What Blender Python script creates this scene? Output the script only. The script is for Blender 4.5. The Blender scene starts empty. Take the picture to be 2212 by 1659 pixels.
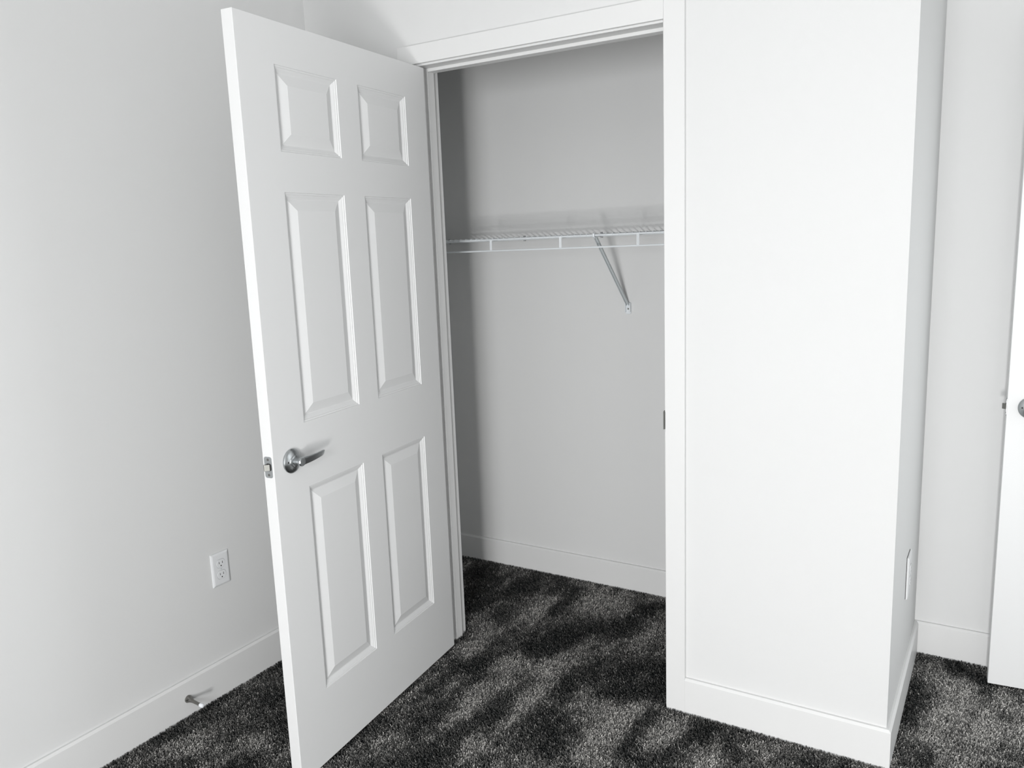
import bpy, bmesh, math, random
import numpy as np
from mathutils import Matrix, Vector

random.seed(7)
SC = bpy.context.scene
COL = SC.collection

# ------------------------------------------------------------------ camera
CAM_POS = (1.7244, -2.2575, 1.4869)
YAW, PITCH, ROLL, FPX = 0.5547, -0.1761, -0.0381, 1758.728
cy, sy, cp, sp = math.cos(YAW), math.sin(YAW), math.cos(PITCH), math.sin(PITCH)
fwd = Vector((-sy * cp, cy * cp, sp))
rgt = Vector((cy, sy, 0))
upv = rgt.cross(fwd)
cr, sr = math.cos(ROLL), math.sin(ROLL)
r2, u2 = cr * rgt + sr * upv, -sr * rgt + cr * upv
cam = bpy.data.cameras.new('camera')
cam.sensor_fit, cam.sensor_width = 'HORIZONTAL', 36.0
cam.lens = FPX / 2212 * 36.0
cam.clip_start = 0.05
cam_o = bpy.data.objects.new('camera', cam)
COL.objects.link(cam_o)
cam_o.matrix_world = Matrix(((r2.x, u2.x, -fwd.x, CAM_POS[0]), (r2.y, u2.y, -fwd.y, CAM_POS[1]),
                             (r2.z, u2.z, -fwd.z, CAM_POS[2]), (0, 0, 0, 1)))
SC.camera = cam_o

# ------------------------------------------------------------------ world, daylight, exposure
ROOM_BACK = -3.55                      # inner face of the window wall behind the camera
WIN = (1.14, 2.10, 0.05, 2.02)         # glazed balcony door opening x0, x1, z0, z1
world = bpy.data.worlds.new('overcast_sky')
SC.world = world
world.use_nodes = True
world.node_tree.nodes['Background'].inputs[0].default_value = (0.90, 0.95, 1.0, 1)
world.node_tree.nodes['Background'].inputs[1].default_value = 0.5


def daylight(name, watts, loc, rot, sx, sy, col):
    li = bpy.data.lights.new(name, 'AREA')
    li.shape, li.size, li.size_y, li.energy, li.color = 'RECTANGLE', sx, sy, watts, col
    o = bpy.data.objects.new(name, li)
    COL.objects.link(o)
    o.location, o.rotation_euler = loc, [math.radians(a) for a in rot]


# low: light thrown up from the bright balcony floor; high: open sky; hall: the doorway the right-hand door belongs to
daylight('balcony_glow_bright', 52.0, (1.93, ROOM_BACK - 0.07, 0.34), (90, 0, 0), 0.20, 0.50, (1.0, 0.995, 0.99))
daylight('balcony_glow_soft', 31.0, (1.66, ROOM_BACK - 0.07, 0.34), (90, 0, 0), 0.34, 0.50, (1.0, 0.995, 0.99))
daylight('sky_glow', 66.0, (1.58, ROOM_BACK - 0.07, 1.55), (90, 0, 0), 0.82, 0.72, (0.98, 0.99, 1.0))
daylight('hall_glow', 10.0, (2.66, 0.25, 1.05), (90, 0, 90), 0.78, 1.95, (0.96, 0.99, 1.0))
SC.view_settings.view_transform = 'Standard'
SC.view_settings.look = 'None'
SC.view_settings.gamma = 1.0
SC.view_settings.use_curve_mapping = False
SC.view_settings.exposure = 0.0
SC.cycles.max_bounces = 12
SC.cycles.diffuse_bounces = 8
SC.cycles.use_denoising = True


# ------------------------------------------------------------------ helpers
def link(name, bm_or_me, mat=None, parent=None, smooth=False, bevel=0.0, weld=False):
    if isinstance(bm_or_me, bmesh.types.BMesh):
        if weld:
            bmesh.ops.remove_doubles(bm_or_me, verts=bm_or_me.verts, dist=1e-5)
        bmesh.ops.recalc_face_normals(bm_or_me, faces=bm_or_me.faces)
        me = bpy.data.meshes.new(name)
        bm_or_me.to_mesh(me)
        bm_or_me.free()
    else:
        me = bm_or_me
    if mat is not None and not me.materials:
        me.materials.append(mat)
    o = bpy.data.objects.new(name, me)
    COL.objects.link(o)
    if smooth:
        for p in me.polygons:
            p.use_smooth = True
        m = o.modifiers.new('split', 'EDGE_SPLIT')
        m.split_angle = math.radians(35)
    if bevel:
        b = o.modifiers.new('bevel', 'BEVEL')
        b.width, b.segments, b.limit_method, b.angle_limit = bevel, 2, 'ANGLE', math.radians(40)
    if parent is not None:
        o.parent = parent
    else:
        rebase(o)
    return o


def rebase(o):
    """move the origin of a top-level mesh to the middle of its base"""
    co = [v.co for v in o.data.vertices]
    mn = Vector([min(c[i] for c in co) for i in range(3)])
    mx = Vector([max(c[i] for c in co) for i in range(3)])
    c = Vector(((mn.x + mx.x) / 2, (mn.y + mx.y) / 2, mn.z))
    o.data.transform(Matrix.Translation(-c))
    o.location = c


def empty(name, loc, rot=(0, 0, 0)):
    o = bpy.data.objects.new(name, None)
    o.empty_display_size = 0.05
    COL.objects.link(o)
    o.location, o.rotation_euler = loc, rot
    return o


def tag(o, label, cat, kind=None, group=None):
    o['label'], o['category'] = label, cat
    if kind:
        o['kind'] = kind
    if group:
        o['group'] = group
    return o


def BM():
    return bmesh.new()


def box(bm, x0, x1, y0, y1, z0, z1):
    v = [bm.verts.new((x, y, z)) for z in (z0, z1) for y in (y0, y1) for x in (x0, x1)]
    for f in ((0, 1, 3, 2), (4, 6, 7, 5), (0, 4, 5, 1), (2, 3, 7, 6), (0, 2, 6, 4), (1, 5, 7, 3)):
        bm.faces.new([v[i] for i in f])
    return bm


def prism(bm, pts, axis_fn, a, b):
    """extrude the 2-D outline pts between a and b; axis_fn(u, v, w) gives the 3-D point"""
    A = [bm.verts.new(axis_fn(u, v, a)) for u, v in pts]
    B = [bm.verts.new(axis_fn(u, v, b)) for u, v in pts]
    n = len(pts)
    bm.faces.new(A)
    bm.faces.new(B[::-1])
    for i in range(n):
        bm.faces.new((A[i], B[i], B[(i + 1) % n], A[(i + 1) % n]))
    return bm


def frame_of(d):
    d = Vector(d).normalized()
    h = Vector((0, 0, 1)) if abs(d.z) < 0.9 else Vector((1, 0, 0))
    a = d.cross(h).normalized()
    return a, d.cross(a)


def tube(bm, pts, r, seg=8):
    """round bar along a polyline, capped; r may be a list"""
    pts = [Vector(p) for p in pts]
    rs = r if isinstance(r, (list, tuple)) else [r] * len(pts)
    rings = []
    a0, _ = frame_of(pts[1] - pts[0])
    for i, p in enumerate(pts):
        d = (pts[min(i + 1, len(pts) - 1)] - pts[max(i - 1, 0)]).normalized()
        a = (a0 - d * a0.dot(d)).normalized()
        b = d.cross(a)
        rings.append([bm.verts.new(p + rs[i] * (math.cos(2 * math.pi * k / seg) * a + math.sin(2 * math.pi * k / seg) * b))
                      for k in range(seg)])
    for A, B in zip(rings, rings[1:]):
        for k in range(seg):
            bm.faces.new((A[k], A[(k + 1) % seg], B[(k + 1) % seg], B[k]))
    bm.faces.new(rings[0][::-1])
    bm.faces.new(rings[-1])
    return bm


def lathe(bm, prof, origin, axis, seg=32):
    """prof: (radius, height along axis)"""
    d = Vector(axis).normalized()
    a, b = frame_of(d)
    o = Vector(origin)
    rings = []
    for r, h in prof:
        if r < 1e-6:
            rings.append([bm.verts.new(o + d * h)])
        else:
            rings.append([bm.verts.new(o + d * h + r * (math.cos(2 * math.pi * k / seg) * a + math.sin(2 * math.pi * k / seg) * b))
                          for k in range(seg)])
    for A, B in zip(rings, rings[1:]):
        for k in range(seg):
            k2 = (k + 1) % seg
            if len(A) == 1 and len(B) == 1:
                continue
            if len(A) == 1:
                bm.faces.new((A[0], B[k2], B[k]))
            elif len(B) == 1:
                bm.faces.new((A[k], A[k2], B[0]))
            else:
                bm.faces.new((A[k], A[k2], B[k2], B[k]))
    for R, flip in ((rings[0], True), (rings[-1], False)):
        if len(R) > 1:
            bm.faces.new(R[::-1] if flip else R)
    return bm


# ------------------------------------------------------------------ materials
def mat(name, col, rough=0.6, metal=0.0, spec=0.4, bump=0.0, bscale=200.0, mottling=0.0, mscale=3.0, col2=None, aniso=0.0):
    m = bpy.data.materials.new(name)
    m.use_nodes = True
    nt = m.node_tree
    b = nt.nodes['Principled BSDF']
    b.inputs['Roughness'].default_value = rough
    b.inputs['Metallic'].default_value = metal
    b.inputs['Specular IOR Level'].default_value = spec
    tc = nt.nodes.new('ShaderNodeTexCoord')
    n1 = nt.nodes.new('ShaderNodeTexNoise')
    n1.inputs['Scale'].default_value = mscale
    n1.inputs['Detail'].default_value = 4
    nt.links.new(tc.outputs['Object'], n1.inputs['Vector'])
    mx = nt.nodes.new('ShaderNodeMix')
    mx.data_type = 'RGBA'
    c2 = col2 or tuple(c * (1 - mottling) for c in col)
    mx.inputs[6].default_value = (*col, 1)
    mx.inputs[7].default_value = (*c2, 1)
    nt.links.new(n1.outputs['Fac'], mx.inputs[0])
    nt.links.new(mx.outputs[2], b.inputs['Base Color'])
    if bump:
        n2 = nt.nodes.new('ShaderNodeTexNoise')
        n2.inputs['Scale'].default_value = bscale
        n2.inputs['Detail'].default_value = 3
        nt.links.new(tc.outputs['Object'], n2.inputs['Vector'])
        bp = nt.nodes.new('ShaderNodeBump')
        bp.inputs['Strength'].default_value = bump
        bp.inputs['Distance'].default_value = 0.001
        nt.links.new(n2.outputs['Fac'], bp.inputs['Height'])
        nt.links.new(bp.outputs['Normal'], b.inputs['Normal'])
    return m


M_WALL = mat('painted_drywall', (0.63, 0.633, 0.63), 0.75, spec=0.25, bump=0.12, bscale=260, mottling=0.02)
M_CEIL = mat('ceiling_paint', (0.66, 0.66, 0.66), 0.9, spec=0.1, bump=0.2, bscale=150, mottling=0.02)
M_TRIM = mat('white_trim_paint', (0.66, 0.662, 0.658), 0.38, spec=0.4, bump=0.03, bscale=90, mottling=0.015)
M_DOOR = mat('white_door_paint', (0.65, 0.653, 0.652), 0.42, spec=0.4, bump=0.06, bscale=420, mottling=0.015)
M_STEEL = mat('satin_nickel', (0.47, 0.49, 0.50), 0.28, 1.0, bump=0.02, bscale=800, mottling=0.1, mscale=60)
M_DARKSTEEL = mat('dull_steel', (0.30, 0.30, 0.28), 0.35, 1.0, mottling=0.2, mscale=80)
M_CHROME = mat('bronze_chrome', (0.24, 0.235, 0.22), 0.14, 1.0, mottling=0.1, mscale=60)
M_HOLE = mat('dark_recess', (0.02, 0.02, 0.02), 0.7, mottling=0.2)
M_WIRE = mat('white_coated_wire', (0.68, 0.71, 0.73), 0.35, spec=0.5, mottling=0.03)
M_GREYPL = mat('grey_plastic_clip', (0.34, 0.35, 0.36), 0.5, mottling=0.1)
M_BRACE = mat('grey_steel_brace', (0.52, 0.55, 0.56), 0.45, spec=0.5, mottling=0.06)
M_PLASTIC = mat('white_outlet_plastic', (0.69, 0.70, 0.71), 0.32, spec=0.5, mottling=0.02)
M_PLATE2 = mat('matt_outlet_plastic', (0.635, 0.64, 0.642), 0.6, spec=0.2, mottling=0.02)
M_RUBBER = mat('white_rubber', (0.80, 0.82, 0.85), 0.5, mottling=0.03)
M_BACKING = mat('carpet_backing', (0.018, 0.019, 0.019), 1.0, spec=0.0, mottling=0.3, mscale=60)


def glass_mat():
    m = bpy.data.materials.new('window_glass')
    m.use_nodes = True
    nt = m.node_tree
    nt.nodes.clear()
    out = nt.nodes.new('ShaderNodeOutputMaterial')
    mx = nt.nodes.new('ShaderNodeMixShader')
    mx.inputs[0].default_value = 0.04          # thin pane: faint reflection, the rest passes
    t = nt.nodes.new('ShaderNodeBsdfTransparent')
    g = nt.nodes.new('ShaderNodeBsdfGlossy')
    g.inputs['Roughness'].default_value = 0.02
    nt.links.new(t.outputs[0], mx.inputs[1])
    nt.links.new(g.outputs[0], mx.inputs[2])
    nt.links.new(mx.outputs[0], out.inputs[0])
    return m


M_GLASS = glass_mat()

# ------------------------------------------------------------------ measured layout (metres)
LX = -0.4842            # left wall face
XC = 1.4978             # outside corner of the closet block
SY = 0.7292             # recess wall face
DY = 0.7532             # closet back wall face
CLX = LX                # closet left side (hidden behind the jamb)
JD = 0.119              # closet front wall / jamb depth
OW = 0.858              # clear opening
HEAD = 2.0575           # underside of head jamb
CEIL = 2.70
RX = 2.565              # right wall face
BT = 0.013

# ------------------------------------------------------------------ room shell
def wall(name, bm, label):
    o = link(name, bm, M_WALL)
    return tag(o, label, 'wall', 'structure')


wall('wall_left', box(BM(), LX - 0.12, LX, ROOM_BACK, 0.90, 0, CEIL), 'white painted wall on the left with the socket')
bm = BM()
prism(bm, [(LX, 0), (-0.02, 0), (-0.02, HEAD + 0.02), (OW + 0.02, HEAD + 0.02), (OW + 0.02, 0), (XC, 0), (XC, CEIL), (LX, CEIL)],
      lambda u, v, w: (u, w, v), 0.0, JD - 0.002)
wall('wall_front', bm, 'bright white wall around the closet opening')
wall('wall_return', box(BM(), XC - 0.115, XC, JD - 0.002, SY, 0, CEIL), 'narrow white side wall of the closet block facing right')
wall('wall_recess', box(BM(), XC - 0.115, RX + 0.12, SY, 0.90, 0, CEIL), 'white wall of the alcove behind the half-seen right door')
wall('wall_closet_back', box(BM(), LX, XC - 0.115, DY, 0.90, 0, CEIL), 'white back wall inside the closet carrying the wire shelf')
DY0, DY1 = -0.165, 0.662         # doorway in the right wall
bm = BM()
prism(bm, [(ROOM_BACK - 0.10, 0), (DY0, 0), (DY0, 2.06), (DY1, 2.06), (DY1, 0), (SY, 0), (SY, CEIL), (ROOM_BACK - 0.10, CEIL)],
      lambda u, v, w: (w, u, v), RX, RX + 0.12)
wall('wall_right', bm, 'white room wall with a doorway beyond the right edge')
wall('wall_hall', box(BM(), 3.65, 3.75, -1.2, 0.90, 0, CEIL), 'white hallway wall past the doorway')
bm = BM()
x0, x1, z0, z1 = WIN
for b in ((LX - 0.12, x0, 0, CEIL), (x1, RX + 0.12, 0, CEIL), (x0, x1, 0, z0), (x0, x1, z1, CEIL)):
    box(bm, b[0], b[1], ROOM_BACK - 0.10, ROOM_BACK, b[2], b[3])
wall('wall_back', bm, 'white window wall behind the camera')
fl = link('floor', box(BM(), LX - 0.12, 3.75, ROOM_BACK - 0.10, 0.90, -0.10, 0.0), M_BACKING)
tag(fl, 'dark floor under the charcoal carpet', 'floor', 'structure')
ce = link('ceiling', box(BM(), LX - 0.12, 3.75, ROOM_BACK - 0.10, 0.90, CEIL, CEIL + 0.1), M_CEIL)
tag(ce, 'white ceiling above the frame', 'ceiling', 'structure')

# window behind the camera (the light of the room comes through it)
win = tag(empty('window_1', ((x0 + x1) / 2, ROOM_BACK, z0)), 'tall glazed balcony door behind the camera', 'window', 'structure')
hw, hh = (x1 - x0) / 2, z1 - z0
for (a, b, c, d) in ((-hw, hw, 0, 0.04), (-hw, hw, hh - 0.04, hh), (-hw, -hw + 0.04, 0.04, hh - 0.04), (hw - 0.04, hw, 0.04, hh - 0.04)):
    link('window_frame', box(BM(), a, b, -0.065, -0.025, c, d), M_TRIM, win, bevel=0.003)
link('pane', box(BM(), -hw + 0.04, hw - 0.04, -0.047, -0.043, 0.04, hh - 0.04), M_GLASS, win)

# ------------------------------------------------------------------ baseboards
def baseboard(name, p0, p1, n, h, e0, e1, label):
    """board from p0 to p1 on a wall with outward normal n; e = +1 outside mitre, -1 inside mitre, 0 square end"""
    p0, p1, n = Vector((*p0, 0)), Vector((*p1, 0)), Vector((*n, 0))
    d = (p1 - p0).normalized()
    prof = [(0, 0), (BT, 0), (BT, h - 0.007), (BT * 0.55, h), (0, h)]
    bm = BM()
    A = [bm.verts.new(p0 + n * t + Vector((0, 0, z)) - d * (t * e0)) for t, z in prof]
    B = [bm.verts.new(p1 + n * t + Vector((0, 0, z)) + d * (t * e1)) for t, z in prof]
    bm.faces.new(A)
    bm.faces.new(B[::-1])
    for i in range(5):
        bm.faces.new((A[i], B[i], B[(i + 1) % 5], A[(i + 1) % 5]))
    o = link(name, bm, M_TRIM, bevel=0.0008)
    return tag(o, label, 'baseboard', 'structure')


CW = 0.0599
baseboard('baseboard_left', (LX, ROOM_BACK), (LX, 0), (1, 0), 0.1288, -1, -1, 'white baseboard along the left wall carrying the door stop')
baseboard('baseboard_front_left', (LX, 0), (-0.006 - CW, 0), (0, -1), 0.125, -1, 0, 'short white baseboard hidden behind the open closet door')
baseboard('baseboard_front', (OW + 0.0058 + CW, 0), (XC, 0), (0, -1), 0.1207, 0, 1, 'bright white baseboard at the foot of the closet front wall')
baseboard('baseboard_return', (XC, 0), (XC, SY), (1, 0), 0.1210, 1, -1, 'white baseboard on the narrow side wall running to the alcove')
baseboard('baseboard_recess', (XC, SY), (RX, SY), (0, -1), 0.1213, -1, -1, 'white baseboard at the back of the alcove beside the right door')
baseboard('baseboard_closet_back', (CLX, DY), (XC - 0.115, DY), (0, -1), 0.1175, -1, -1, 'white baseboard along the closet back wall')
baseboard('baseboard_right', (RX, ROOM_BACK), (RX, -0.23), (-1, 0), 0.1213, -1, 0, 'white baseboard along the wall beyond the right edge')

# ------------------------------------------------------------------ closet door frame
tr = tag(empty('trim_1', (OW / 2, 0, 0)), 'white flat casing and jamb framing the closet opening', 'door frame', 'structure')
ox = OW / 2


def tbox(name, a, b, c, d, e, f, m=M_TRIM, bev=0.0012):
    return link(name, box(BM(), a - ox, b - ox, c, d, e, f), m, tr, bevel=bev)


REV = 0.0060
tbox('casing', -REV - CW, -REV, -BT, 0, 0, HEAD + REV)
tbox('casing', OW + REV - 0.0002, OW + REV + CW, -BT, 0, 0, HEAD + REV + 0.0587 + 0.25)
tbox('casing', -REV - CW, OW + REV - 0.0004, -BT, 0, HEAD + REV, HEAD + REV + 0.0587)
tbox('jamb', -0.018, 0, 0, JD, 0, HEAD + 0.018)
tbox('jamb', OW, OW + 0.018, 0, JD, 0, HEAD + 0.018)
tbox('jamb', 0, OW, 0, JD, HEAD, HEAD + 0.018)
tbox('stop_strip', 0, 0.010, 0.048, 0.084, 0, HEAD)
tbox('stop_strip', OW - 0.010, OW, 0.048, 0.084, 0, HEAD)
tbox('stop_strip', 0.010, OW - 0.010, 0.048, 0.084, HEAD - 0.0105, HEAD)
sk = tbox('strike_plate', OW - 0.0016, OW, -0.003, 0.034, 0.910, 0.967, M_DARKSTEEL, 0.0005)
bm = BM()
prism(bm, [(OW - 0.0016, -0.002), (OW - 0.0016, -0.008), (OW + 0.001, -0.0145), (OW + 0.0028, -0.0155), (OW + 0.0042, -0.0135), (OW + 0.0042, -0.002)],
      lambda u, v, w: (u - ox, v, w), 0.912, 0.965)
link('strike_lip', bm, M_DARKSTEEL, sk)

tr2 = tag(empty('trim_2', (RX, (DY0 + DY1) / 2, 0)), 'white casing of the doorway beyond the right edge', 'door frame', 'structure')
yc = (DY0 + DY1) / 2
for (a, b, c, d) in ((DY0 - 0.055, DY0 + 0.005, 0, 2.055), (DY1 - 0.005, DY1 + 0.050, 0, 2.055), (DY0 - 0.055, DY1 + 0.050, 2.055, 2.113)):
    link('casing', box(BM(), -BT, 0, a - yc, b - yc, c, d), M_TRIM, tr2, bevel=0.0012)
for (a, b, c, d) in ((DY0, DY0 + 0.018, 0, 2.06), (DY1 - 0.018, DY1, 0, 2.06), (DY0 + 0.018, DY1 - 0.018, 2.042, 2.06)):
    link('jamb', box(BM(), 0, 0.12, a - yc, b - yc, c, d), M_TRIM, tr2, bevel=0.0012)

# ------------------------------------------------------------------ six-panel doors
DH, DT = 2.032, 0.035
SCUT_Z = [(0.218, 0.8235), (1.003, 1.612), (1.7135, 1.9265)]      # panel rows, measured from the door bottom
PROF = [(0.0, 0.0), (0.0012, 0.0022), (0.0052, 0.0030), (0.0062, 0.0046), (0.0100, 0.0062), (0.0165, 0.0102), (0.0190, 0.0106),
        (0.0445, 0.0022), (0.0462, 0.0016)]


def ring(bm, s0, s1, z0, z1, off, y):
    return [bm.verts.new(c) for c in ((s0 + off, y, z0 + off), (s1 - off, y, z0 + off), (s1 - off, y, z1 - off), (s0 + off, y, z1 - off))]


def panel_mesh(s0, s1, z0, z1, y0):
    bm = BM()
    for face in (0, 1):
        prev = None
        for off, dep in PROF:
            y = y0 + DT - dep if face else y0 + dep
            r = ring(bm, s0, s1, z0, z1, off, y)
            if prev:
                for k in range(4):
                    bm.faces.new((prev[k], prev[(k + 1) % 4], r[(k + 1) % 4], r[k]))
            prev = r
        bm.faces.new(prev)
    # orient outward by hand: front skin -y, back skin +y
    bm.normal_update()
    for f in bm.faces:
        c = f.calc_center_median()
        if f.normal.y * (c.y - (y0 + DT / 2)) < 0:
            f.normal_flip()
    return bm


def link_raw(name, bm, m, parent):
    me = bpy.data.meshes.new(name)
    bm.to_mesh(me)
    bm.free()
    me.materials.append(m)
    o = bpy.data.objects.new(name, me)
    COL.objects.link(o)
    o.parent = parent
    return o


def capsule_outline(w, h, r, n=5):
    pts = []
    for cx, cz, a0 in ((w / 2 - r, h / 2 - r, 0), (-w / 2 + r, h / 2 - r, 90), (-w / 2 + r, -h / 2 + r, 180), (w / 2 - r, -h / 2 + r, 270)):
        for k in range(n):
            a = math.radians(a0 + 90 * k / (n - 1))
            pts.append((cx + r * math.cos(a), cz + r * math.sin(a)))
    return pts


def build_door(name, loc, rot, width, scols, handle_z, both_sides=True, backset=0.067):
    d = empty(name, loc, (0, 0, rot))
    gx, gy = 0.003, 0.008                     # slab position about the hinge pin
    ss = [0] + [v for c in scols for v in c] + [width]
    zs = [0] + [v for c in SCUT_Z for v in c] + [DH]
    bm = BM()
    V = {}

    def vert(i, j, k):
        if (i, j, k) not in V:
            V[i, j, k] = bm.verts.new((gx + ss[i], gy + (DT if k else 0), zs[j]))
        return V[i, j, k]
    ni, nj = len(ss) - 1, len(zs) - 1
    for i in range(ni):
        for j in range(nj):
            if i % 2 == 1 and j % 2 == 1:
                continue
            bm.faces.new((vert(i, j, 0), vert(i + 1, j, 0), vert(i + 1, j + 1, 0), vert(i, j + 1, 0)))
            bm.faces.new((vert(i, j, 1), vert(i, j + 1, 1), vert(i + 1, j + 1, 1), vert(i + 1, j, 1)))
    for i in range(ni):
        bm.faces.new((vert(i, 0, 0), vert(i, 0, 1), vert(i + 1, 0, 1), vert(i + 1, 0, 0)))
        bm.faces.new((vert(i, nj, 0), vert(i + 1, nj, 0), vert(i + 1, nj, 1), vert(i, nj, 1)))
    for j in range(nj):
        bm.faces.new((vert(0, j, 0), vert(0, j + 1, 0), vert(0, j + 1, 1), vert(0, j, 1)))
        bm.faces.new((vert(ni, j, 0), vert(ni, j, 1), vert(ni, j + 1, 1), vert(ni, j + 1, 0)))
    sl = link_raw('slab', bm, M_DOOR, d)
    bv = sl.modifiers.new('bevel', 'BEVEL')
    bv.width, bv.segments, bv.limit_method, bv.angle_limit = 0.0015, 2, 'ANGLE', math.radians(60)
    for c in scols:
        for r in SCUT_Z:
            link_raw('panel', panel_mesh(gx + c[0], gx + c[1], r[0], r[1], gy), M_DOOR, d)
    # lever handles
    hs = gx + width - backset
    for side in ((1, -1) if both_sides else (1,)):
        y0 = gy + DT if side > 0 else gy
        h = link('lever_handle', lathe(BM(), [(0.0325, 0), (0.0330, 0.002), (0.0330, 0.0045), (0.0312, 0.0065), (0.0285, 0.0080), (0.0230, 0.0105),
                                             (0.0175, 0.0120), (0.0165, 0.0135), (0.0165, 0.0155), (0.0150, 0.0165), (0.0, 0.0165)],
                                       (hs, y0, handle_z), (0, side, 0), 40), M_STEEL, d, smooth=True)
        h.name = 'lever_handle'
        link('neck', lathe(BM(), [(0.0112, 0.016), (0.0108, 0.020), (0.0106, 0.026), (0.0116, 0.030), (0.0120, 0.0375), (0.0104, 0.0400), (0, 0.0402)],
                           (hs, y0, handle_z), (0, side, 0), 28), M_STEEL, h, smooth=True)
        # lever blade: flat bar running towards the hinge, curling back to the door at the tip
        bm = BM()
        rings = []
        L = 0.107
        for k in range(15):
            t = k / 14
            s = hs + 0.004 - L * t
            yo = 0.0335 - 0.006 * t ** 2.2 - 0.001 * t
            ht = 0.0128 - 0.0046 * t
            th = 0.0040 - 0.0012 * t
            zc = handle_z + 0.0005 - 0.0016 * math.sin(math.pi * t)
            lean = math.radians(8 + 13 * min(1, 4 * t))
            if k in (0, 14):
                ht *= 0.84
                th *= 0.7
            sec = [(-th, -ht * 0.78), (-th, ht * 0.78), (-th * 0.5, ht), (th * 0.5, ht), (th, ht * 0.78), (th, -ht * 0.78), (th * 0.5, -ht), (-th * 0.5, -ht)]
            cl_, sl_ = math.cos(lean), math.sin(lean)
            rings.append([bm.verts.new((s, y0 + side * (yo + a * cl_ + b * sl_), zc + b * cl_ - a * sl_)) for a, b in sec])
        n = len(rings[0])
        for A, B in zip(rings, rings[1:]):
            for k in range(n):
                bm.faces.new((A[k], A[(k + 1) % n], B[(k + 1) % n], B[k]))
        bm.faces.new(rings[0])
        bm.faces.new(rings[-1][::-1])
        link('lever', bm, M_STEEL, h, smooth=True)
        link('release_slot', lathe(BM(), [(0.0028, 0.0094), (0.0028, 0.0112), (0, 0.0112)], (hs + 0.0215, y0, handle_z + 0.001), (0, side, 0), 12), M_HOLE, h)
    # latch
    ex = gx + width
    lp = link('latch_plate', prism(BM(), capsule_outline(0.0252, 0.0568, 0.0062), lambda u, v, w: (w, gy + DT / 2 + u, handle_z - 0.0015 + v), ex - 0.001, ex + 0.0008), M_STEEL, d)
    zc = handle_z - 0.0015
    link('latch_hole', prism(BM(), capsule_outline(0.0180, 0.0200, 0.006), lambda u, v, w: (w, gy + DT / 2 + u + 0.0015, zc + v + 0.0006), ex + 0.0006, ex + 0.0010), M_HOLE, lp)
    link('latch_bolt', prism(BM(), [(-0.0068, 0), (-0.0068, 0.0098), (-0.0035, 0.0108), (0.0062, 0.0012), (0.0062, 0)],
                             lambda u, v, w: (ex + v, gy + DT / 2 + u - 0.0012, w), zc - 0.0088, zc + 0.0082), M_DARKSTEEL, lp, bevel=0.0018)
    for dz in (0.0205, -0.0205):
        link('screw', lathe(BM(), [(0.0034, 0.0008), (0.0032, 0.0014), (0.0012, 0.0010), (0, 0.0010)], (ex, gy + DT / 2, zc + dz), (1, 0, 0), 14), M_CHROME, lp, smooth=True)
    # butt hinges
    for hz in (0.23, 1.02, 1.80):
        hg = link('hinge', tube(BM(), [(0, 0, hz - 0.045), (0, 0, hz + 0.045)], 0.0055, 14), M_STEEL, d, smooth=True)
        link('hinge_leaf', box(BM(), 0.0012, 0.0029, 0.001, 0.033, hz - 0.0445, hz + 0.0445), M_STEEL, hg)
    return d


d1 = build_door('door_1', (0.0282 - 0.035, -0.008, 0.0158), -1.4731, 0.8492, ((0.1222, 0.3722), (0.4690, 0.7195)), 0.9285 - 0.0158)
tag(d1, 'white six-panel door swung open beside the closet with a satin lever', 'door', 'structure')
W2, A2 = 0.81, math.radians(185)
# the leaf's far corner on its near face is at (1.7283, 0.586)
px2 = 1.7283 - ((W2 + 0.003) * math.cos(A2) - (DT + 0.008) * math.sin(A2))
py2 = 0.5860 - ((W2 + 0.003) * math.sin(A2) + (DT + 0.008) * math.cos(A2))
d2 = build_door('door_2', (px2, py2, 0.0158), A2, W2, ((0.118, 0.353), (0.449, 0.684)), 0.9285 - 0.0158, both_sides=False, backset=0.061)
tag(d2, 'bright white door cut off by the right edge of the frame', 'door', 'structure')

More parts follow.
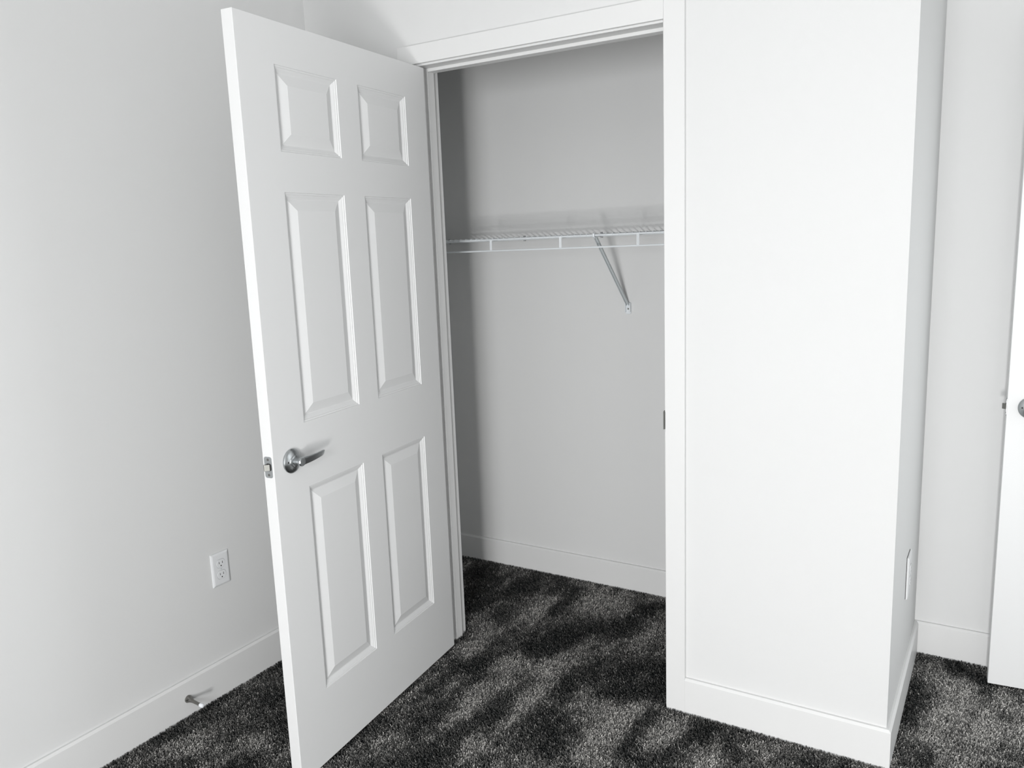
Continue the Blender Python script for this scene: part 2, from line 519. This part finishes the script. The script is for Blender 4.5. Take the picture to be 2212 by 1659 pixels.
# ------------------------------------------------------------------ electrical outlets
def outlet(name, loc, rotz, w, h, label, m=None, gap=0.0):
    """local frame: x across, y out of the wall, z up, origin at the plate's base"""
    o = tag(empty(name, loc, (0, 0, rotz)), label, 'outlet', group='wall outlets')
    c = h / 2
    bm = BM()
    prev = None
    for ins, y in ((0, 0), (0, 0.0022), (0.0012, 0.0040), (0.0055, 0.0060), (0.0085, 0.0064)):
        r = [bm.verts.new(p) for p in ((-w / 2 + ins, y, ins), (w / 2 - ins, y, ins), (w / 2 - ins, y, h - ins), (-w / 2 + ins, y, h - ins))]
        if prev:
            for k in range(4):
                bm.faces.new((prev[k], prev[(k + 1) % 4], r[(k + 1) % 4], r[k]))
        else:
            bm.faces.new(r[::-1])
        prev = r
    bm.faces.new(prev)
    m = m or M_PLASTIC
    pl = link('cover_plate', bm, m, o, bevel=0.0008)
    if gap:                                       # plate that does not sit flush: dark gap behind it
        link('gap', box(BM(), -w / 2 + 0.0008, w / 2 - 0.0008, -gap, 0.0002, 0.0008, h - 0.0008), M_HOLE, pl)
    for dz in (0.0195, -0.0195):
        pts = []
        for k in range(28):
            a = 2 * math.pi * k / 28
            pts.append((0.0172 * math.cos(a), max(-0.0140, min(0.0140, 0.0172 * math.sin(a)))))
        # dark reveal round the receptacle, then the face itself
        rc = link('receptacle', prism(BM(), pts, lambda u, v, y: (u, y, c + dz + v), 0.0040, 0.0082), m, o, bevel=0.0007)
        link('receptacle_gap', prism(BM(), [(u * 1.05, v * 1.06) for u, v in pts], lambda u, v, y: (u, y, c + dz + v), 0.0040, 0.0067), M_GREYPL, rc)
        for sx, sh in ((-0.0064, 0.0080), (0.0064, 0.0066)):
            link('slot', box(BM(), sx - 0.0011, sx + 0.0011, 0.0070, 0.0083, c + dz + 0.0028 - sh / 2, c + dz + 0.0028 + sh / 2), M_HOLE, rc)
        link('ground_hole', lathe(BM(), [(0.0024, 0.0070), (0.0024, 0.00835), (0, 0.00835)], (0, 0, c + dz - 0.0078), (0, 1, 0), 12), M_HOLE, rc)
    link('screw', lathe(BM(), [(0.0030, 0.0060), (0.0028, 0.0074), (0.0010, 0.0070), (0, 0.0070)], (0, 0, c), (0, 1, 0), 14), M_BRACE, o, smooth=True)
    return o


outlet('wall_outlet', (LX, -0.5914, 0.4398 - 0.0572), math.radians(-90), 0.070, 0.1144, 'white duplex outlet facing us on the left wall beside the open door')
outlet('wall_outlet', (XC + 0.0016, 0.375, 0.4270 - 0.067), math.radians(-90), 0.084, 0.134, 'white outlet seen edge-on on the narrow side wall near the alcove', M_PLATE2, 0.0016)

# ------------------------------------------------------------------ door stop on the left baseboard
bx, by, bz = LX + BT, -0.7725, 0.0645
ax = Vector((1, 0.03, -0.10)).normalized()
ds = tag(empty('door_stop', (bx, by, bz)), 'small metal door stop with a white rubber tip on the left baseboard', 'door stop')
link('base_flange', lathe(BM(), [(0.0125, -0.002), (0.0125, 0.002), (0.0105, 0.006), (0.0078, 0.012), (0.0064, 0.018), (0.0056, 0.022), (0, 0.022)], (0, 0, 0), ax, 24), M_CHROME, ds, smooth=True)
link('rod', lathe(BM(), [(0.0056, 0.021), (0.0050, 0.050), (0.0062, 0.053), (0.0062, 0.057), (0, 0.057)], (0, 0, 0), ax, 20), M_CHROME, ds, smooth=True)
link('rubber_tip', lathe(BM(), [(0.0062, 0.056), (0.0072, 0.058), (0.0073, 0.065), (0.0062, 0.069), (0.003, 0.0715), (0, 0.0717)], (0, 0, 0), ax, 24), M_RUBBER, ds, smooth=True)

# ------------------------------------------------------------------ wire shelf
X0, X1 = CLX + 0.006, XC - 0.115 - 0.006
YF, YB = 0.4482, DY - 0.010
SH = tag(empty('wire_shelf', (0, DY - 0.004, 1.4868), (0, math.radians(-0.36), 0)), 'white coated wire shelf across the closet back wall', 'shelf')
yf, yb = YF - DY + 0.004, YB - DY + 0.004


def rail(name, y, z, r, a=X0, b=X1):
    return link(name, tube(BM(), [(a, y, z), (b, y, z)], r, 10), M_WIRE, SH, smooth=True)


rail('front_rail', yf, 0.0, 0.0036)
rail('lower_rail', yf - 0.003, -0.0425, 0.0034)
rail('back_rail', yb, 0.0010, 0.0030)
rail('cross_wire', yf + 0.095, -0.0035, 0.0026)
rail('cross_wire', yf + 0.195, -0.0035, 0.0026)
# deck wires run from the back rail and hook over the front rail
bm = tube(BM(), [(0, yb, 0.0036), (0, yf + 0.02, 0.0036), (0, yf + 0.004, 0.0050), (0, yf - 0.002, 0.0046), (0, yf - 0.0048, 0.0010)], 0.0018, 6)
wire_me = None
x = -0.1433 - 0.0255 * 13
while x < X1:
    if wire_me is None:
        w = link('deck_wire', bm, M_WIRE, SH, smooth=True)
        wire_me = w
    else:
        w = wire_me.copy()
        w.name = 'deck_wire'
        COL.objects.link(w)
        w.parent = SH
    w.location = (x, 0, 0)
    x += 0.0255
for px in (-0.3305, -0.0240, 0.2825, 0.5905, 0.897, 1.203):
    bm = BM()
    tube(bm, [(px - 0.0024, yf - 0.001, 0.001), (px - 0.0024, yf - 0.003, -0.0435)], 0.0024, 8)
    tube(bm, [(px + 0.0030, yf - 0.001, 0.001), (px + 0.0030, yf - 0.003, -0.0435)], 0.0024, 8)
    link('post', bm, M_WIRE, SH, smooth=True)
for px in (-0.436, -0.0478, 0.3095, 0.70, 1.05):
    c = link('wall_clip', lathe(BM(), [(0.0066, 0), (0.0066, 0.004), (0.0056, 0.012), (0.0040, 0.0135), (0, 0.0135)], (px, 0.004, 0.0015), (0, -1, 0), 16), M_GREYPL, SH, smooth=True)
    link('clip_tab', box(BM(), px - 0.0038, px + 0.0038, -0.006, 0.004, -0.0100, 0.0115), M_GREYPL, c, bevel=0.001)
# diagonal support brace
bxx = 0.4215
p_top, p_bot = Vector((bxx, yf + 0.008, -0.006)), Vector((bxx - 0.002, 0.004 - 0.012, -0.277))
dd = (p_bot - p_top).normalized()
side = Vector((1, 0, 0))
nn = dd.cross(side).normalized()
bm = BM()
sec = [(-0.0062, -0.0035), (0.0062, -0.0035), (0.0062, 0.0045), (0.0042, 0.0045), (0.0042, -0.0015), (-0.0042, -0.0015), (-0.0042, 0.0045), (-0.0062, 0.0045)]
A = [bm.verts.new(p_top + side * a + nn * b) for a, b in sec]
B = [bm.verts.new(p_bot + side * a + nn * b) for a, b in sec]
bm.faces.new(A)
bm.faces.new(B[::-1])
for i in range(len(sec)):
    bm.faces.new((A[i], B[i], B[(i + 1) % 8], A[(i + 1) % 8]))
br = link('support_brace', bm, M_BRACE, SH, bevel=0.0006)
br['label'] = 'grey steel diagonal brace'
bm = BM()
tube(bm, [(bxx, yf + 0.012, -0.0085), (bxx, yf - 0.001, -0.0085), (bxx, yf - 0.007, -0.004), (bxx, yf - 0.0065, 0.004), (bxx, yf, 0.0070)], 0.0040, 8)
link('hook', bm, M_WIRE, br, smooth=True)
bm = BM()
prism(bm, capsule_outline(0.0225, 0.046, 0.006), lambda u, v, y: (bxx - 0.003 + u, y, -0.291 + v), 0.004, -0.003)
box(bm, bxx - 0.003 - 0.0112, bxx - 0.003 - 0.0082, -0.012, 0.002, -0.306, -0.270)
box(bm, bxx - 0.003 + 0.0082, bxx - 0.003 + 0.0112, -0.012, 0.002, -0.306, -0.270)
ft = link('wall_foot', bm, M_WIRE, br, bevel=0.001)
ft['label'] = 'white foot screwed to the wall'
link('screw', lathe(BM(), [(0.0036, -0.003), (0.0034, -0.0052), (0.0012, -0.0046), (0, -0.0046)][::1] and [(0.0036, 0.003), (0.0034, 0.0052), (0.0012, 0.0046), (0, 0.0046)],
                    (bxx - 0.003, 0, -0.293), (0, -1, 0), 14), M_DARKSTEEL, br, smooth=True)

# ------------------------------------------------------------------ carpet pile (uncountable tufts: one object)
def carpet_mat():
    m = bpy.data.materials.new('charcoal_twist_pile')
    m.use_nodes = True
    nt = m.node_tree
    b = nt.nodes['Principled BSDF']
    b.inputs['Roughness'].default_value = 0.75
    b.inputs['Specular IOR Level'].default_value = 0.12
    at = nt.nodes.new('ShaderNodeAttribute')
    at.attribute_name = 'yarn'
    rp = nt.nodes.new('ShaderNodeValToRGB')
    rp.color_ramp.elements[0].position = 0.0
    rp.color_ramp.elements[0].color = (0.012, 0.0145, 0.0150, 1)
    rp.color_ramp.elements[1].position = 1.0
    rp.color_ramp.elements[1].color = (0.80, 0.775, 0.74, 1)
    e = rp.color_ramp.elements.new(0.5)
    e.color = (0.150, 0.147, 0.141, 1)
    nt.links.new(at.outputs['Fac'], rp.inputs[0])
    nt.links.new(rp.outputs[0], b.inputs['Base Color'])
    return m


LIGHT = [(0.44, -0.54, 0.46, -0.12, .045, 1), (0.74, -0.34, 0.78, -0.03, .045, 1.2), (0.31, -0.34, 0.33, -0.15, .05, .8), (0.11, -0.03, 0.1, 0.16, .04, .8),
         (0.17, 0.32, 0.18, 0.51, .05, .7), (0.36, 0.01, 0.53, 0.1, .06, .7), (0.31, 0.54, 0.51, 0.68, .06, .6), (0.9, -0.21, 0.94, -0.1, .04, .9),
         (1.04, -0.25, 1.05, -0.17, .04, .9), (0.26, -0.05, 0.29, 0.0, .05, .8), (0.48, 0.21, 0.52, 0.27, .06, .5), (1.62, 0.19, 1.66, 0.55, .05, .8),
         (1.72, 0.25, 1.77, 0.48, .06, .7), (1.8, 0.19, 1.81, 0.4, .04, .6), (-0.34, -0.75, -0.41, -0.54, .04, .3), (-0.37, -0.98, -0.36, -0.84, .05, .4),
         (-0.12, -0.79, -0.21, -0.68, .04, .35)]
DARK = [(0.54, 0.04, 0.76, 0.21, .07, 1.1), (0.68, 0.0, 0.82, 0.07, .07, 1.2), (0.16, -0.09, 0.15, -0.06, .06, 1.), (0.3, 0.15, 0.37, 0.27, .07, 1.),
        (0.21, 0.63, 0.22, 0.42, .035, 1.), (-0.1, 0.35, -0.21, 0.61, .08, .9), (-0.04, 0.63, -0.02, 0.44, .05, .8), (0.83, -0.07, 0.84, -0.29, .035, .9),  # the wide mark at the closet's left corner paints the shade there
        (0.39, -0.22, 0.45, -0.41, .035, .9), (0.57, -0.24, 0.61, -0.37, .05, .7), (0.43, 0.39, 0.45, 0.42, .06, .8), (0.56, 0.61, 0.57, 0.64, .05, .8),
        (0.35, -0.39, 0.35, -0.41, .05, .5), (0.99, -0.12, 1.0, -0.07, .035, .7), (1.11, -0.18, 1.13, -0.15, .05, .7), (1.63, 0.66, 1.7, 0.63, .04, .8),
        (1.53, 0.25, 1.52, 0.51, .03, .9), (0.02, 0.36, 0.04, 0.28, .04, .8), (0.24, -0.49, 0.24, -0.35, .04, .8)]


def vnoise(x, y, seed):
    """smooth value noise"""
    rs = np.random.RandomState(seed)
    g = rs.rand(256, 256).astype(np.float32)
    xi, yi = np.floor(x).astype(int), np.floor(y).astype(int)
    fx, fy = x - xi, y - yi
    fx, fy = fx * fx * (3 - 2 * fx), fy * fy * (3 - 2 * fy)
    G = lambda a, b: g[a % 256, b % 256]
    return (G(xi, yi) * (1 - fx) + G(xi + 1, yi) * fx) * (1 - fy) + (G(xi, yi + 1) * (1 - fx) + G(xi + 1, yi + 1) * fx) * fy


def nap_shade_field(x, y):
    n = 0.55 * (vnoise(x * 11, y * 3.5, 1) - 0.5) + 0.5 * (vnoise(x * 22 + 5, y * 9, 2) - 0.5) + 0.35 * (vnoise(x * 45, y * 30, 3) - 0.5)

    def blob(S):
        t = np.zeros_like(x)
        for ax_, ay_, bx_, by_, w_, k_ in S:
            dx, dy = bx_ - ax_, by_ - ay_
            L2 = dx * dx + dy * dy + 1e-9
            u = np.clip(((x - ax_) * dx + (y - ay_) * dy) / L2, 0, 1)
            q = (x - ax_ - u * dx) ** 2 + (y - ay_ - u * dy) ** 2
            t = np.maximum(t, k_ * np.exp(-q / (1.3 * w_ * w_)))
        return t
    n = n + 0.50 * blob(LIGHT) - 0.50 * blob(DARK)
    n = n - 0.16 * np.clip((0.0 - x) / 0.15, 0, 1) * np.clip((-0.1 - y) / 0.2, 0, 1)  # painted shade: pile darkened where the open door shadows the floor
    return np.tanh(2.6 * n)                # brushed patches and painted shade end fairly sharply


def carpet():
    rs = np.random.RandomState(11)
    sp_ = 0.0040
    gx_, gy_ = np.meshgrid(np.arange(LX + BT, RX - BT, sp_), np.arange(-1.7, DY, sp_))
    x_, y_ = gx_.ravel(), gy_.ravel()
    x_ = x_ + rs.uniform(-.6, .6, x_.shape) * sp_
    y_ = y_ + rs.uniform(-.6, .6, y_.shape) * sp_
    # keep the ground the lens can see, with a margin for a step to the side; drop what walls cover
    room = (y_ < -BT - .001) & (x_ > LX + BT)
    door = (y_ >= -BT - .001) & (y_ < JD) & (x_ > 0.003) & (x_ < OW - .003)
    clos = (y_ >= JD) & (y_ < DY - BT) & (x_ > CLX + BT) & (x_ < 1.36)
    alc = (y_ >= -BT - .001) & (y_ < SY - BT) & (x_ > XC + BT) & (x_ < RX - BT)
    ok = room | door | clos | alc
    # frustum test on the floor
    vx, vy, vz = x_ - CAM_POS[0], y_ - CAM_POS[1], 0.0 - CAM_POS[2]
    cx_ = vx * r2.x + vy * r2.y + vz * r2.z
    cyy = vx * u2.x + vy * u2.y + vz * u2.z
    cz_ = vx * fwd.x + vy * fwd.y + vz * fwd.z
    U, Vv = cx_ / cz_ * FPX, cyy / cz_ * FPX
    ok &= (cz_ > 0.3) & (np.abs(U) < 1106 + 400) & (Vv > -830 - 240)
    x_, y_ = x_[ok], y_[ok]
    n = len(x_)
    nap_shade = nap_shade_field(x_, y_)
    # laid away from the window (+y) shows pale sides, laid towards it shows shadowed tips
    ang = rs.uniform(0, 2 * np.pi, n)
    lean = rs.uniform(0.0005, 0.0085, n)
    dx = lean * np.cos(ang) + 0.0010 * nap_shade
    dy = lean * np.sin(ang) + 0.0040 * nap_shade
    h = rs.uniform(0.0065, 0.0115, n) - 0.0012 * nap_shade
    rad = rs.uniform(0.0010, 0.0020, n)
    tw = rs.uniform(0, 2 * np.pi, n)
    co = np.zeros((n, 7, 3), np.float32)
    for k in range(3):
        a = tw + 2 * np.pi * k / 3
        co[:, k, 0] = x_ + rad * np.cos(a)
        co[:, k, 1] = y_ + rad * np.sin(a)
        co[:, k, 2] = 0.0005
        a2 = a + 0.9
        co[:, 3 + k, 0] = x_ + dx * 0.65 + rad * 1.05 * np.cos(a2)
        co[:, 3 + k, 1] = y_ + dy * 0.65 + rad * 1.05 * np.sin(a2)
        co[:, 3 + k, 2] = h * 0.80
    co[:, 6, 0], co[:, 6, 1], co[:, 6, 2] = x_ + dx, y_ + dy, h
    tri = np.array([(0, 1, 4), (0, 4, 3), (1, 2, 5), (1, 5, 4), (2, 0, 3), (2, 3, 5), (3, 4, 6), (4, 5, 6), (5, 3, 6)], np.int32)
    idx = (np.arange(n, dtype=np.int32)[:, None, None] * 7 + tri[None]).reshape(-1)
    nf = n * len(tri)
    me = bpy.data.meshes.new('carpet_pile')
    me.vertices.add(n * 7)
    me.vertices.foreach_set('co', co.reshape(-1))
    me.loops.add(nf * 3)
    me.loops.foreach_set('vertex_index', idx)
    me.polygons.add(nf)
    me.polygons.foreach_set('loop_start', np.arange(0, nf * 3, 3, dtype=np.int32))
    me.polygons.foreach_set('loop_total', np.full(nf, 3, np.int32))
    me.update(calc_edges=True)
    at = me.attributes.new('yarn', 'FLOAT', 'POINT')
    yv = np.clip(0.385 + 0.31 * nap_shade + rs.normal(0, 0.20, n), 0.0, 1.0).astype(np.float32)  # brushed marks and painted shade together set the yarn colour
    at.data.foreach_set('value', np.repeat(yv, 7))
    me.materials.append(carpet_mat())
    o = bpy.data.objects.new('carpet_pile', me)
    COL.objects.link(o)
    tag(o, 'charcoal grey cut-pile carpet with brushed light and dark marks', 'carpet', 'stuff')
    print('carpet tufts', n, 'triangles', nf)


carpet()
